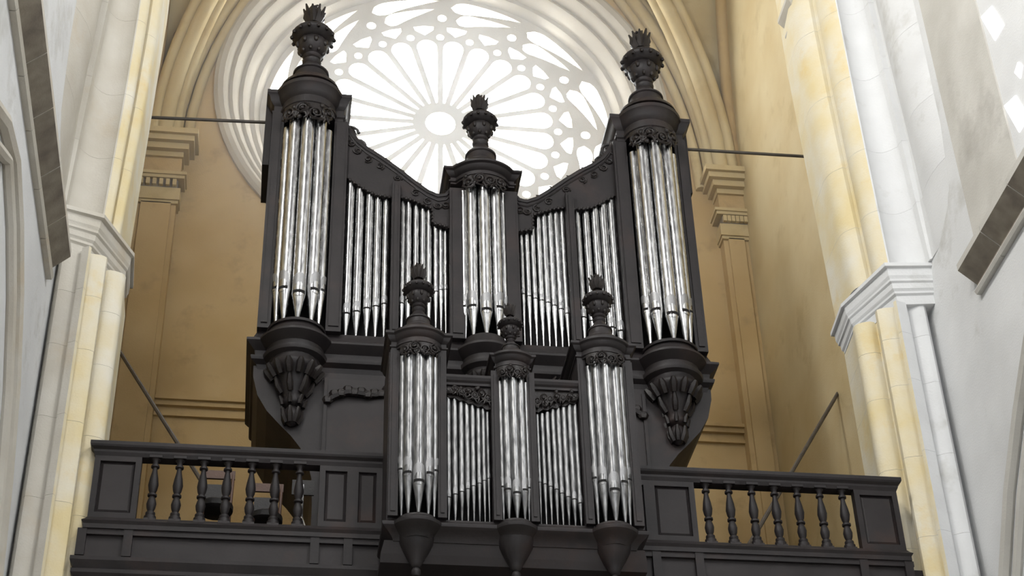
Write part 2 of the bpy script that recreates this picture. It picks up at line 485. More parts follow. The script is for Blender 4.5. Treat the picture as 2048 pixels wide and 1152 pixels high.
# ------------------------------------------------------------------ nave pillars
def face_profile(p0, p1, segs):
    """points from p0 to p1, segs: list of (s0,s1,kind,amp,base); outward normal is to the right of p0->p1"""
    p0 = Vector(p0); p1 = Vector(p1); d = p1-p0; L = d.length; n = Vector((d.y, -d.x))/L
    out = []
    for s0, s1, kind, amp, base in segs:
        m_ = 7 if kind else 2
        for q in range(m_):
            t = q/(m_-1); s = s0+(s1-s0)*t
            off = base+(amp*math.sin(PI*t) if kind else 0)
            out.append(tuple(p0+d*s+n*off))
    return out
def pillar(side):
    R = side > 0
    nm = 'right' if R else 'left'
    if R:
        wallp, arris, end = (WR+.05, 15.98), (7.07, 15.80), (6.74, 16.52)
        cap0, cap1, cap2 = (WR+.05, 15.66), (6.985, 15.73), (6.71, 16.62)
        capback = [(6.76, 17.25), (WR+.05, 17.3)]
        back = [(6.80, 17.0), (WR+.05, 17.05)]
        uw, uf_, ua_, ue = (WR+.05, 14.5), (7.36, 15.60), (6.99, 15.70), (6.60, 16.45)
        uback = [(6.66, 17.0), (WR+.05, 17.05)]
    else:
        wallp, arris, end = (WL-.05, 15.80), (-2.27, 15.58), (-1.90, 16.25)
        cap0, cap1, cap2 = (WL-.05, 15.50), (-2.165, 15.67), (-1.862, 16.37)
        capback = [(-1.90, 17.0), (WL-.05, 17.05)]
        back = [(-1.94, 16.9), (WL-.05, 16.95)]
        uw, uf_, ua_, ue = (WL-.05, 14.1), (-2.43, 15.52), (-2.10, 15.66), (-1.85, 16.1)
        uback = [(-1.89, 16.9), (WL-.05, 16.95)]
    e = thing('nave_pillar', '%s moulded stone pillar with stepped capital at the %s end of the gallery' % ('white and yellow' if R else 'cream', nm), 'pillar', (arris[0], arris[1], FLOOR_Z))
    sgn = -1 if R else 1
    # lower shaft outline: wall -> arris -> end -> back
    A = face_profile(wallp, arris, [(0, .12, 0, 0, -.10*1), (.14, .62, 1, .13, -.06), (.64, .72, 0, 0, -.05), (.74, 1, 0, 0, 0)] if R else
                     [(0, .1, 0, 0, -.08), (.12, .66, 1, .11, -.04), (.68, .78, 0, 0, -.05), (.8, 1, 0, 0, 0)])
    B = face_profile(arris, end, [(0.0, .06, 0, 0, 0), (.08, .16, 0, 0, -.07), (.18, .5, 1, .11, -.05), (.51, .60, 0, 0, -.10), (.62, 1, 1, .10, -.03)])
    if not R:
        # for the left pillar the outward normal flips
        def flip(P, p0, p1):
            p0 = Vector(p0); d = (Vector(p1)-p0).normalized(); o = []
            for q in P:
                w = Vector(q)-p0; a_ = d*w.dot(d); o.append(tuple(p0+a_-(w-a_)))
            return o
    # outward should be towards -y / the nave axis: check sign with the first face
    def outward(P, p0, p1, target):
        p0 = Vector(p0); d = (Vector(p1)-p0).normalized(); n = Vector((d.y, -d.x))
        if n.dot(target) < 0:
            o = []
            for q in P:
                w = Vector(q)-p0; a_ = d*w.dot(d); o.append(tuple(p0+a_-(w-a_)))
            return o
        return P
    A = outward(A, wallp, arris, Vector((0, -1)))
    B = outward(B, arris, end, Vector((sgn*1.0, -.4)))
    poly = A+B+back
    nA = len(A)
    def course(z0, z1, poly, nA, m1, m2, poly1=None):
        poly1 = poly1 or poly
        n = len(poly)
        v = [(x, y, z0) for x, y in poly]+[(x, y, z1) for x, y in poly1]
        f = [tuple(range(n)), tuple(range(2*n-1, n-1, -1))]; fm = [0, 0]
        for i in range(n):
            f.append((i, (i+1) % n, n+(i+1) % n, n+i)); fm.append(0 if i < nA-1 else 1)
        l = Vector(e.location); v = [Vector(q)-l for q in v]
        return mesh_obj('stone_course', v, f, None, e, True, mats=[m1, m2], fmats=fm, auto=35)
    m1, m2 = ('white_stone', 'yellow_stone') if R else ('cream_stone', 'yellow_stone')
    hs = [FLOOR_Z, 3.0, 6.6, 7.7, 8.75, 9.75, 10.7, 11.35, 11.80] if R else [FLOOR_Z, 3.0, 6.6, 7.55, 8.6, 9.55, 10.45, 11.15, 11.72]
    for z0, z1 in zip(hs[:-1], hs[1:]): course(z0+.003, z1, poly, nA, m1, m2)
    # capital: stepped mouldings offset inwards as they descend
    def inset(P, d):
        c = Vector((WR if R else WL, 16.5)); o = []
        for q in P:
            w = c-Vector(q); o.append(tuple(Vector(q)+Vector((max(-1, min(1, w.x*3))*d, max(-1, min(1, w.y*3))*d))))
        return o
    capP = [cap0, cap1, cap2]+capback
    z = 12.30
    levels = [(0.0, 12.30), (0.0, 12.25), (.035, 12.24), (.04, 12.14), (.055, 12.10), (.055, 12.07), (.075, 12.05), (.08, 11.98), (.10, 11.95), (.10, 11.92), (.125, 11.90), (.13, 11.78)]
    if not R: levels = [(d, zz-.06) for d, zz in levels]
    g = G(); rings = [[(x, y, zz) for x, y in inset(capP, d)] for d, zz in levels]
    g.loft(rings); at(e, g).obj('capital', 'cream_stone' if not R else 'white_stone', e)
    # sloping weathering and upper shaft
    def upoly(z):
        t = max(0, min(1, (z-12.3)/1.8)); amp = .12*t; w2 = uw
        t3 = max(0, min(1, (z-12.3)/3.4)); wx = WR if R else WL; t4 = 1-max(0, min(1, (z-12.3)/2.5)); uf = (wx+sgn*.02+(uf_[0]-wx-sgn*.02)*t3, uf_[1]+.12*t4); ua = (ua_[0]-sgn*.09*t4, ua_[1]+.14*t4)
        t2 = max(0, min(1, (z-12.3)/4.2))
        ue2 = (ue[0]+(-sgn)*(.10*(1-t2)+.06*t4), ue[1]); ub0 = (uback[0][0]+(-sgn)*.10*(1-t2), uback[0][1])
        UA = face_profile(w2, uf, [(0, .06, 0, 0, -.02), (.08, .8, 1, amp, .0), (.82, .9, 0, 0, -.05*t), (.92, 1, 0, 0, .02)])
        UA = outward(UA, w2, uf, Vector((sgn, 0)))
        UH = face_profile(uf, ua, [(0, .04, 0, 0, 0), (.06, .94, 1, -.09, -.02), (.96, 1, 0, 0, 0)])
        UH = outward(UH, uf, ua, Vector((sgn*.2, -1)))
        UB = face_profile(ua, ue2, [(0, .4, 1, .05, 0.0), (.42, .52, 0, 0, -.06), (.54, 1, 1, .05, -.01)])
        UB = outward(UB, ua, ue2, Vector((sgn, -.4)))
        return UA+UH+UB+[ub0, uback[1]], len(UA)+len(UH)
    zt = levels[0][1]
    hs = [zt, 13.15, 14.1, 15.3, 16.5, 18.4, 22.5]
    for z0, z1 in zip(hs[:-1], hs[1:]):
        pa, nU = upoly(z0); pb, nU = upoly(z1)
        course(z0+.003, z1, pa, nU, m1, m2, pb)
    return e
pillar(1); pillar(-1)

# carved bracket capital high on the far side of the right pillar
e = thing('carved_bracket', 'small carved dentilled bracket high on the right pillar', 'bracket', (6.70, 16.40, 17.0))
def sq(h0, z): return [(6.70-h0, 16.42-h0, z), (6.98, 16.42-h0, z), (6.98, 16.80, z), (6.70-h0, 16.80, z)]
at(e, G().loft([sq(-.02, 16.92), sq(.05, 17.0), sq(.07, 17.02), sq(.07, 17.05), sq(.03, 17.06)])).obj('corbel', 'cream_stone', e)
at(e, G().loft([sq(.02, 17.06), sq(.02, 17.20)])).obj('frieze', 'dark_stone', e)
at(e, G().loft([sq(.05, 17.20), sq(.10, 17.25), sq(.14, 17.30), sq(.14, 17.36), sq(.1, 17.4)])).obj('cornice', 'cream_stone', e)
for i in range(4):
    at(e, G().blob((6.70+.065*i, 16.395, 17.13), .025, .03, .06)).obj('carved_leaf', 'cream_stone', e)
    at(e, G().blob((6.675, 16.42+.075*i, 17.13), .03, .025, .06)).obj('carved_leaf', 'cream_stone', e)

# string courses along the nave walls, in separate stone lengths
def nave_string(side):
    R = side > 0
    x = WR if R else WL
    s = -1 if R else 1
    y1 = 14.62 if R else 15.25
    zb = 11.05 if R else 10.98
    e = bpy.data.objects.new('trim_%d' % (20 if R else 21), None); COL.objects.link(e)
    e.location = (x, y1, zb)
    struct(e, 'projecting stone string course along the %s nave wall' % ('right' if R else 'left'))
    y = y1; i = 0
    while y > 4:
        L = .72+.2*((i*37) % 5)/5
        # profile in (out, z): lower roll, soffit with shade put into its colour, upper lip
        prof = [(0, 0), (.06, 0.0), (.08, .04), (.06, .08), (.03, .09), (.03, .14), (.20, .30), (.22, .32), (.22, .40), (.0, .52)]
        ya, yb = y-.012, y-L
        v = [(s*o, ya-y1, z) for o, z in prof]+[(s*o, yb-y1, z) for o, z in prof]
        n = len(prof)
        f = [tuple(range(n)), tuple(range(2*n-1, n-1, -1))]+[(q, (q+1) % n, n+(q+1) % n, n+q) for q in range(n)]
        mesh_obj('stone_length', v, f, None, e, mats=['grey_stone' if R else 'cream_stone', 'soffit_shade_stone'], fmats=[0, 0]+[1 if 4 <= q <= 6 else 0 for q in range(n)])
        y -= L; i += 1
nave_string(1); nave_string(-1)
# moulded arches on the nave walls below the string courses
def wall_arch(side, num):
    R = side > 0
    x = WR-.03 if R else WL+.03
    if R: pts = [(15.9, 6.2), (15.75, 7.0), (15.45, 8.0), (14.9, 8.75), (14.32, 9.35), (13.7, 9.9), (12.9, 10.35), (12.0, 10.6), (11.1, 10.3), (9.5, 9.2), (8.6, 7.6), (8.3, 6.0)]
    else: pts = [(15.1, 6.2), (15.0, 7.2), (14.65, 8.2), (14.2, 9.0), (13.6, 9.62), (13.0, 10.0), (12.36, 10.22), (11.7, 10.1), (10.6, 9.5), (9.4, 8.3), (8.9, 7.0), (8.7, 6.0)]
    g = G()
    g.tube([(x, a, b) for a, b in pts], .08, 8)
    g.tube([(x, a-.22 if a > 12 else a+.22, b-.2) for a, b in pts], .06, 8)
    struct(g.obj('trim_%d' % num, 'cream_stone' if not R else 'grey_stone', smooth=True), 'moulded arch on the %s nave wall below the string course' % ('right' if R else 'left'))
wall_arch(1, 22); wall_arch(-1, 23)
# nave window at the right edge: flat slab with the wall's shade in its grey, leaded panes
w2 = bpy.data.objects.new('window_2', None); COL.objects.link(w2); w2.location = (WR, 11.8, 11.7)
struct(w2, 'leaded nave window at the upper right edge')
at(w2, G().box(WR-.02, WR+.02, 13.14, 14.45, 11.75, 19)).obj('shade_panel', 'grey_stone', w2)
big = [(13.12, 12.52), (12.84, 12.42), (12.70, 11.98), (12.96, 12.00)]
small = [(12.74, 12.66), (12.62, 12.70), (12.56, 12.58), (12.66, 12.50)]
for r_ in range(4):
    for base in (big, small):
        for c_ in range(2):
            pts = [(a-.9*c_, b+1.35*r_) for a, b in base]
            g = G(); n = len(pts)
            v = [(WR-.012, a, b) for a, b in pts]+[(WR+.03, a, b) for a, b in pts]
            g.add(v, [tuple(range(n)), tuple(range(2*n-1, n-1, -1))]+[(q, (q+1) % n, n+(q+1) % n, n+q) for q in range(n)])
            at(w2, g).obj('pane', 'glass2', w2)

#PART2
# ------------------------------------------------------------------ gallery
struct(G().box(WL, WR, 16.1, YB, 8.18, GAL_Z).obj('floor_gallery', 'wood'), 'timber floor of the organ gallery')
def bump_poly(x0, x1, yf, yb, bumps, off, n=14):
    P = [(x0-off, yb), (x0-off, yf-off)]
    for bx, yc, ra in bumps:
        r = ra+off; ca = max(-1, min(1, (yc-(yf-off))/r)); a = math.acos(ca)
        for i in range(n+1):
            t = -a+2*a*i/n
            P.append((bx+r*math.sin(t), yc-r*math.cos(t)))
    P += [(x1+off, yf-off), (x1+off, yb)]
    return P
def moulding(x0, x1, yf, yb, bumps, levels):
    return G().loft([[(x, y, z) for x, y in bump_poly(x0, x1, yf, yb, bumps, o)] for o, z in levels])
def profile_box(x0, x1, yf, yb, levels):       # straight moulding
    return G().loft([[(x0-o, yb, z), (x0-o, yf-o, z), (x1+o, yf-o, z), (x1+o, yb, z)] for o, z in levels])

BAL = [(.062, 0), (.062, .05), (.045, .06), (.05, .075), (.05, .095), (.030, .11), (.045, .15), (.052, .20), (.040, .25), (.028, .28),
       (.048, .29), (.048, .31), (.028, .32), (.044, .36), (.054, .42), (.044, .50), (.028, .58), (.024, .62), (.044, .63), (.044, .65), (.028, .66), (.032, .70), (.05, .72)]
bal_me = None
def baluster(parent, x):
    global bal_me
    if bal_me is None:
        g = G().lathe(0, 0, BAL, 14).box(-.065, .065, -.065, .065, .72, .78).box(-.06, .06, -.06, .06, -.03, .01)
        o = g.obj('baluster', 'wood', parent, smooth=True); bal_me = o.data
    else:
        o = link_mesh('baluster', bal_me, parent)
    o.location = Vector((x, 16.0, 8.56))-Vector(parent.location)
def panel(parent, x0, x1, z0, z1, y, name='panel'):
    w = .06
    at(parent, G().box(x0, x0+w, y-.05, y+.05, z0, z1)).obj('stile', 'wood', parent)
    at(parent, G().box(x1-w, x1, y-.05, y+.05, z0, z1)).obj('stile', 'wood', parent)
    at(parent, G().box(x0+w, x1-w, y-.05, y+.05, z1-w, z1)).obj('rail', 'wood', parent)
    at(parent, G().box(x0+w, x1-w, y-.05, y+.05, z0, z0+w)).obj('rail', 'wood', parent)
    a, b, c, d = x0+w, x1-w, z0+w, z1-w
    q = .035
    at(parent, G().loft([[(a, y-.01, c), (b, y-.01, c), (b, y-.01, d), (a, y-.01, d)], [(a+q, y-.035, c+q), (b-q, y-.035, c+q), (b-q, y-.035, d-q), (a+q, y-.035, d-q)]])
       .box(a, b, y-.012, y+.02, c, d)).obj(name, 'wood_panel', parent)
def balustrade(x0, x1, xs, panels, label):
    e = thing('balustrade', label, 'balustrade', ((x0+x1)/2, 16.0, GAL_Z))
    at(e, profile_box(x0, x1, 16.0-.05, 16.08, [(0, 9.28), (.02, 9.32), (.02, 9.345), (.05, 9.37), (.06, 9.39), (.06, 9.43), (.03, 9.445)])).obj('handrail', 'wood', e)
    at(e, profile_box(x0, x1, 16.0-.05, 16.08, [(.03, 8.42), (.03, 8.47), (.05, 8.50), (.02, 8.53), (0, 8.56)])).obj('base_rail', 'wood', e)
    for x in xs: baluster(e, x)
    for a, b in panels: panel(e, a, b, 8.56, 9.28, 16.0)
    return e
balustrade(-1.95, 1.04, [-1.33+.25*i for i in range(7)], [(-1.95, -1.47), (.38, .73), (.73, 1.04)], 'dark wooden balustrade with turned balusters left of the small organ case')
balustrade(3.68, 6.71, [4.56+.256*i for i in range(7)], [(3.68, 3.92), (3.92, 4.42), (6.22, 6.71)], 'dark wooden balustrade with turned balusters right of the small organ case')
e = thing('gallery_beam', 'dark panelled timber front beam of the organ gallery under the balustrades', 'gallery front', (2.37, 16.0, 7.2))
x0, x1 = -2.0, 6.76
at(e, G().box(x0, x1, 15.98, 16.1, 8.08, 8.42)).obj('backing', 'wood_panel', e)
at(e, profile_box(x0, x1, 15.95, 16.1, [(0, 7.0), (0, 7.86), (.04, 7.92), (.04, 7.96), (.02, 7.98), (.06, 8.05), (.06, 8.09), (0, 8.12)])).obj('lower_beam', 'wood', e)
for x in (-1.98, -1.52, .36, .70, 3.94, 4.40, 6.20, 6.70):
    at(e, G().box(x-.045, x+.045, 15.93, 16.0, 8.12, 8.42)).obj('stile', 'wood', e)
at(e, G().box(x0, x1, 15.94, 16.0, 8.36, 8.42)).obj('top_rail', 'wood', e)

# ------------------------------------------------------------------ carving helper
def carve(mp, W, H, n, r=.012, seed=1, drip=True):
    """scroll-work: mp(u,w,d) maps flat ornament coordinates to space"""
    rng = random.Random(seed); g = G()
    for i in range(n):
        u0 = (-.5+(i+.5)/n)*W; s = 1 if i % 2 else -1
        rad = min(W/n*.62, H*.36)
        w0 = H*(.52+.12*s*rng.random())
        pts = []
        for q in range(19):
            t = q/18; a = s*(t*3.6*PI)+rng.random()*.05
            rr = rad*(1-.82*t)
            pts.append(mp(u0+rr*math.cos(a), w0+rr*math.sin(a), .012+.02*t))
        g.tube(pts, r, 5, lambda t: 1.15-.5*t)
        g.blob(mp(u0, w0, .02), r*1.9, r*1.9, r*1.9, 6, 4)
        for q in range(3):
            uu = u0+(q-1)*W/n*.36; ww = H*(.06+.16*rng.random()) if drip else H*(.9+.08*rng.random())
            g.tube([mp(uu, ww+H*.32, .0), mp(uu+rng.uniform(-.3, .3)*W/n, ww+H*.14, .02), mp(uu+rng.uniform(-.4, .4)*W/n, ww, .012)], r*1.6, 5, lambda t: 1-.7*t)
        for q in range(2):
            g.blob(mp(u0+rng.uniform(-.5, .5)*W/n, H*rng.uniform(.2, .95), .008), r*2.2, r*1.4, r*2.4, 6, 4)
    return g
def arc_map(cx, cy, R, z0):
    return lambda u, w, d: (cx+(R+d)*math.sin(u/R), cy-(R+d)*math.cos(u/R), z0+w)
def flat_map(x, y, z0):
    return lambda u, w, d: (x+u, y-d, z0+w)
def arc_plate(cx, cy, R, th, a, z0f, z1, n=24):
    """curved plate with a scalloped lower edge"""
    g = G(); v = []; f = []
    for i in range(n+1):
        t = -a+2*a*i/n; zl = z0f(i/n)
        for rr in (R, R+th):
            for z in (zl, z1): v.append((cx+rr*math.sin(t), cy-rr*math.cos(t), z))
    for i in range(n):
        p = i*4; q = p+4
        f += [(p, q, q+1, p+1), (p+2, p+3, q+3, q+2), (p, p+2, q+2, q), (p+1, q+1, q+3, p+3)]
    f += [(0, 1, 3, 2), (n*4, n*4+2, n*4+3, n*4+1)]
    return g.add(v, f)

# ------------------------------------------------------------------ organ pipes
def unit_meshes():
    U = {}
    o = G().lathe(0, 0, [(1, 0), (1, 1)], 24).obj('u', 'tin', smooth=True); U['body'] = o.data; bpy.data.objects.remove(o)
    o = G().lathe(0, 0, [(.24, 0), (.27, .02), (.92, .90), (1.0, .97), (1.0, 1)], 24).obj('u', 'tin', smooth=True); U['foot'] = o.data; bpy.data.objects.remove(o)
    # raised upper lip (radius 1, faces -y): slightly flattened shield with arched top
    def lip(h0, arch, spread, flat):
        v = []; f = []; nu, nv = 12, 5
        for i in range(nu+1):
            t = -1+2*i/nu; ph = t*spread
            top = h0+arch*math.sqrt(max(0, 1-t*t))
            for j in range(nv+1):
                z = .10+(top-.10)*j/nv
                rr = 1.02+.06*(j/nv)**2-flat*(1-abs(t)**2)*(1-j/nv)**1.5
                v.append((rr*math.sin(ph), -rr*math.cos(ph), z))
        for i in range(nu):
            for j in range(nv):
                a = i*(nv+1)+j; f.append((a, a+nv+1, a+nv+2, a+1))
        n0 = len(v)
        # closing skirt so that the lip has thickness
        ring = [i*(nv+1) for i in range(nu+1)]+[nu*(nv+1)+j for j in range(1, nv+1)]+[i*(nv+1)+nv for i in range(nu-1, -1, -1)]+[j for j in range(nv-1, 0, -1)]
        for a in ring: p = v[a]; v.append((p[0]*.9, p[1]*.9, p[2]))
        m_ = len(ring)
        f += [(ring[i], ring[(i+1) % m_], n0+(i+1) % m_, n0+i) for i in range(m_)]
        o = mesh_obj('u', v, f, 'lip', smooth=True, auto=50); d = o.data; bpy.data.objects.remove(o); return d
    U['lip'] = lip(1.9, 1.25, 1.05, .10)
    U['lip_small'] = lip(1.2, .9, .7, .10)
    def low(spread, hh_):
        v = []; f = []; nu = 10
        for i in range(nu+1):
            t = -1+2*i/nu; ph = t*spread
            zb = -.10-hh_*math.sqrt(max(0, 1-t*t))
            for rr, z in ((1.04, -.08), (.99, zb), (.85, -.08), (.82, zb)): v.append((rr*math.sin(ph), -rr*math.cos(ph), z))
        for i in range(nu):
            p = i*4; q = p+4
            f += [(p, q, q+1, p+1), (p, p+2, q+2, q), (p+1, q+1, q+3, p+3)]
        o = mesh_obj('u', v, f, 'tin', smooth=True); d = o.data; bpy.data.objects.remove(o); return d
    U['low'] = low(.85, .62)
    def slit(spread):
        v = []; f = []; nu = 8
        for i in range(nu+1):
            ph = spread*(-1+2*i/nu)
            for rr in (1.045, .9):
                for z in (-.13, .14): v.append((rr*math.sin(ph), -rr*math.cos(ph), z))
        for i in range(nu):
            p = i*4; q = p+4
            f += [(p, q, q+1, p+1), (p+2, p+3, q+3, q+2), (p, p+2, q+2, q), (p+1, q+1, q+3, p+3)]
        f += [(0, 1, 3, 2), (nu*4, nu*4+2, nu*4+3, nu*4+1)]
        o = mesh_obj('u', v, f, 'black'); d = o.data; bpy.data.objects.remove(o); return d
    U['slit'] = slit(.95)
    return U
U = unit_meshes()
UD = {}
for k_, me_ in U.items():
    c_ = me_.copy(); UD[k_] = c_
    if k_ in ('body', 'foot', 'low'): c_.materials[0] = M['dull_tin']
def pipe(x, y, zf, zs, zt, r, label, group, facing=0.0, big=False):
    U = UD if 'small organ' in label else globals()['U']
    e = thing('organ_pipe', label, 'organ pipe', (x, y, zf), group)
    e.rotation_euler = (0, 0, facing)
    link_mesh('foot', U['foot'], e, (0, 0, 0), (r, r, zs-zf))
    link_mesh('body', U['body'], e, (0, 0, zs-zf), (r, r, zt-zs))
    if big:
        link_mesh('upper_lip', U['lip'], e, (0, 0, zs-zf), (r, r, r))
        link_mesh('lower_lip', U['low'], e, (0, 0, zs-zf), (r, r, r))
        link_mesh('mouth_slit', U['slit'], e, (0, 0, zs-zf), (r, r, r*1.9))
    else:
        link_mesh('upper_lip', U['lip_small'], e, (0, 0, zs-zf), (r, r, r*1.3))
        link_mesh('mouth_slit', U['slit'], e, (0, 0, zs-zf), (r, r, r*1.5))
    return e
ORD = ['leftmost', 'second from left', 'third from left', 'fourth from left', 'fifth from left', 'sixth from left', 'seventh from left', 'rightmost']
def ordn(i, n): return 'rightmost' if i == n-1 else ORD[i]
def tower_pipes(xt, yc, R, a1, a2, zf, slits, tops, radii, where, group):
    for i, a in enumerate((-a2, -a1, 0, a1, a2)):
        j = abs(i-2); a = D(a)
        nm = {0: 'leftmost', 1: 'second from left', 2: 'thick middle', 3: 'second from right', 4: 'rightmost'}[i]
        pipe(xt+R*math.sin(a), yc-R*math.cos(a), zf, slits[j], tops[j], radii[j], '%s silver pipe in the %s' % (nm, where), group, a, True)
def bay_pipes(rows, y, zf, radii, where, group):
    n = len(rows)
    for i, (x, zs, zt) in enumerate(rows):
        pipe(x, y, zf, zs, zt, radii[i], '%s slender pipe in the %s' % (ordn(i, n), where), group)

# ------------------------------------------------------------------ main organ case
TL, TC, TR = .055, 2.36, 4.675
case = thing('organ_case', 'large dark carved wooden organ case with three round pipe towers', 'organ case', (2.36, 18.2, GAL_Z))
def P(g, name, mat='wood', parent=None, **kw):
    at(case, g)
    return g.obj(name, mat, parent or case, **kw)
MB = [(TL, 17.40, .32), (TC, 17.42, .26), (TR, 17.40, .32)]
P(moulding(-.40, 5.13, 17.38, 19.2, MB, [(-.02, 11.40), (.0, 11.46), (.06, 11.50), (.07, 11.53), (.07, 11.55), (.02, 11.57), (.02, 11.60), (.03, 11.64), (.10, 11.70), (.13, 11.73), (.13, 11.76), (.09, 11.79), (.05, 11.82), (.02, 11.90), (.01, 11.945)]), 'base_cornice', smooth=True, auto=30)
# lower case: overhanging consoles curve inwards to a narrower base
Lc = [(-.43, 11.45), (-.425, 11.3), (-.36, 11.04), (-.24, 10.83), (-.073, 10.64), (.06, 10.5), (.172, 10.35), (.26, 10.18), (.32, 9.95), (.34, 9.6), (.34, GAL_Z)]
Rc = [(4.73-x, z) for x, z in Lc]
P(G().prism_y(Lc+Rc[::-1], 17.40, 19.15), 'lower_case')
# raised panel mouldings of the lower case
for a, b in ((.42, 1.20), (1.25, 2.33), (2.38, 3.45), (3.53, 4.31)):
    P(G().box(a, b, 17.37, 17.41, 8.6, 11.30), 'lower_panel', 'wood_panel')
    P(G().box(a, a+.04, 17.345, 17.38, 8.6, 11.30), 'panel_moulding')
    P(G().box(b-.04, b, 17.345, 17.38, 8.6, 11.30), 'panel_moulding')
# carved drapery swags below the cornice
for sx in (-1, 1):
    xm = 2.365+sx*1.35
    pts = [(xm+sx*.55-sx*1.1*t, 17.34-.02*math.sin(7*t), 10.98+.30*t+.05*math.sin(9*t)) for t in [i/14 for i in range(15)]]
    g = G().tube(pts, .045, 6)
    for i, p in enumerate(pts):
        g.blob((p[0], p[1]-.01, p[2]+.03*(i % 2)), .07, .04, .06, 6, 4)
    for i in range(4):
        p = pts[11+i % 4]; g.tube([p, (p[0], p[1]-.02, p[2]+.1), (p[0]+.05*sx, p[1], p[2]+.17)], .03, 5, lambda t: 1-.6*t)
    P(g, 'carved_swag', 'carved', smooth=True)['kind'] = 'stuff'
# pendants (turned corbels) under the three towers
def pendant(xt, yc, s, zt):
    prof = [(.0, -.92), (.045, -.90), (.085, -.84), (.10, -.77), (.085, -.70), (.06, -.665), (.11, -.64), (.125, -.60), (.11, -.57), (.125, -.53), (.16, -.44), (.20, -.34), (.22, -.27), (.28, -.22), (.31, -.17), (.31, -.13), (.29, -.10), (.30, 0.0)]
    pr = [(r*s, zt+z*s) for r, z in prof]
    o = P(G().lathe(xt, yc, pr, 24), 'pendant', 'wood', smooth=True, auto=50)
    g = G()
    for i in range(14):
        a = 2*PI*i/14; c, s_ = math.cos(a), math.sin(a)
        def leaf(r0, z0, r1, z1, r2_, z2, w):
            g.tube([(xt+r0*s*c, yc+r0*s*s_, zt+z0*s), (xt+r1*s*c, yc+r1*s*s_, zt+z1*s), (xt+r2_*s*c, yc+r2_*s*s_, zt+z2*s)], w*s, 6, lambda t: .7+.9*t-1.2*t*t)
        leaf(.24, -.30, .31, -.20, .35, -.15, .06)
        if i % 2 == 0:
            leaf(.14, -.50, .20, -.42, .24, -.30, .05)
            leaf(.13, -.66, .14, -.60, .17, -.55, .035)
            leaf(.06, -.88, .10, -.80, .12, -.70, .045)
    g.v = [p-Vector(case.location) for p in g.v]
    g.obj('carved_leaves', 'carved', o, smooth=True)['kind'] = 'stuff'
pendant(TL, 17.36, 1.0, 11.52); pendant(TR, 17.36, 1.0, 11.52); pendant(TC, 17.40, .8, 11.52)
# backing boards behind the pipes
crestL = [(.50, 15.42), (.56, 15.34), (.64, 15.18), (.72, 15.06), (.86, 14.93), (1.02, 14.82), (1.25, 14.63), (1.49, 14.41), (1.65, 14.28), (1.78, 14.22), (1.88, 14.24), (1.95, 14.33)]
lowL = [(1.95, 13.70), (1.72, 13.76), (1.71, 14.00), (1.60, 14.05), (1.45, 14.12), (1.28, 14.16), (1.18, 14.14), (1.0, 14.16), (.90, 14.20), (.78, 14.28), (.66, 14.37), (.50, 14.48)]
def mir(pts): return [(4.73-x, z) for x, z in pts]
backL = [(.45, 11.9)]+crestL+[(1.95, 11.9)]
for pts in (backL, mir(backL)):
    P(G().prism_y(pts, 17.60, 17.66), 'back_board', 'black')
for pts in (crestL+lowL, mir(crestL+lowL)):
    P(G().prism_y(pts, 17.36, 17.5), 'crest_panel', 'wood')
# crest moulding and carved scrolls on the swooping top edge
for f_ in (lambda p: p, lambda p: [(4.73-x, z) for x, z in p]):
    c = f_(crestL)
    g = G().tube([(x, 17.37, z-.01) for x, z in c], .035, 8).tube([(x, 17.36, z-.09) for x, z in c], .018, 6)
    P(g, 'crest_moulding', 'wood', smooth=True)
    g = G()
    for i in range(len(c)-1):
        x, z = c[i]; x2, z2 = c[i+1]
        for q in range(2):
            t = (q+.3)/2; xx = x+(x2-x)*t; zz = z+(z2-z)*t
            g.tube([(xx, 17.42, zz), (xx+.02*(-1)**q, 17.41, zz+.035), (xx+.05*(-1)**q, 17.42, zz+.055)], .018, 5, lambda t: 1.1-.7*t)
    for i in range(1, 11):
        x, z = c[i]
        pts = []
        for q in range(13):
            t = q/12; a = t*3*PI+i; rr = .06*(1-.8*t)
            pts.append((x+rr*math.cos(a), 17.35, z-.18+rr*math.sin(a)))
        g.tube(pts, .012, 5)
    # openwork volute against the tower
    sx = 1 if c[0][0] < 2 else -1
    for (cx, cz, rad) in ((c[1][0]+sx*.05, 15.26, .12), (c[2][0]+sx*.09, 15.06, .09)):
        pts = [(cx+rad*(1-.75*q/20)*math.cos(q*.55), 17.44, cz+rad*(1-.75*q/20)*math.sin(q*.55)) for q in range(21)]
        g.tube(pts, .022, 6)
    P(g, 'crest_carving', 'carved', smooth=True)['kind'] = 'stuff'
    lo = f_(lowL); g = G()
    for i in range(len(lo)-1):
        x, z = lo[i]; x2, z2 = lo[i+1]; L = math.hypot(x2-x, z2-z); n = max(1, int(L/.05))
        for q in range(n):
            t = (q+.5)/n; g.blob((x+(x2-x)*t, 17.37, z+(z2-z)*t+.005), .026, .022, .03, 6, 4)
    P(g, 'lower_carving', 'carved', smooth=True)['kind'] = 'stuff'
# vertical posts
for a, b, z1 in ((.400, .585, 15.3), (1.18, 1.285, 14.35), (1.925, 2.11, 14.3), (2.615, 2.81, 14.3), (3.455, 3.56, 14.35), (4.145, 4.33, 15.3)):
    P(G().box(a, b, 17.28, 17.62, 11.93, z1), 'post')
    P(G().box(a+.03, b-.03, 17.265, 17.29, 12.0, z1-.05), 'post_fillet')
for a, b in ((-.42, -.262), (4.995, 5.152)):
    P(G().box(a, b, 17.28, 18.6, 11.93, 15.4), 'outer_post')
    P(G().box(a+.04, b-.04, 17.262, 17.29, 12.0, 15.3), 'post_fillet')
# upper side wings behind the corner posts
for a, b in ((-.515, -.43), (5.16, 5.245)):
    P(G().box(a, b, 17.50, 18.3, 14.66, 15.9), 'side_wing')
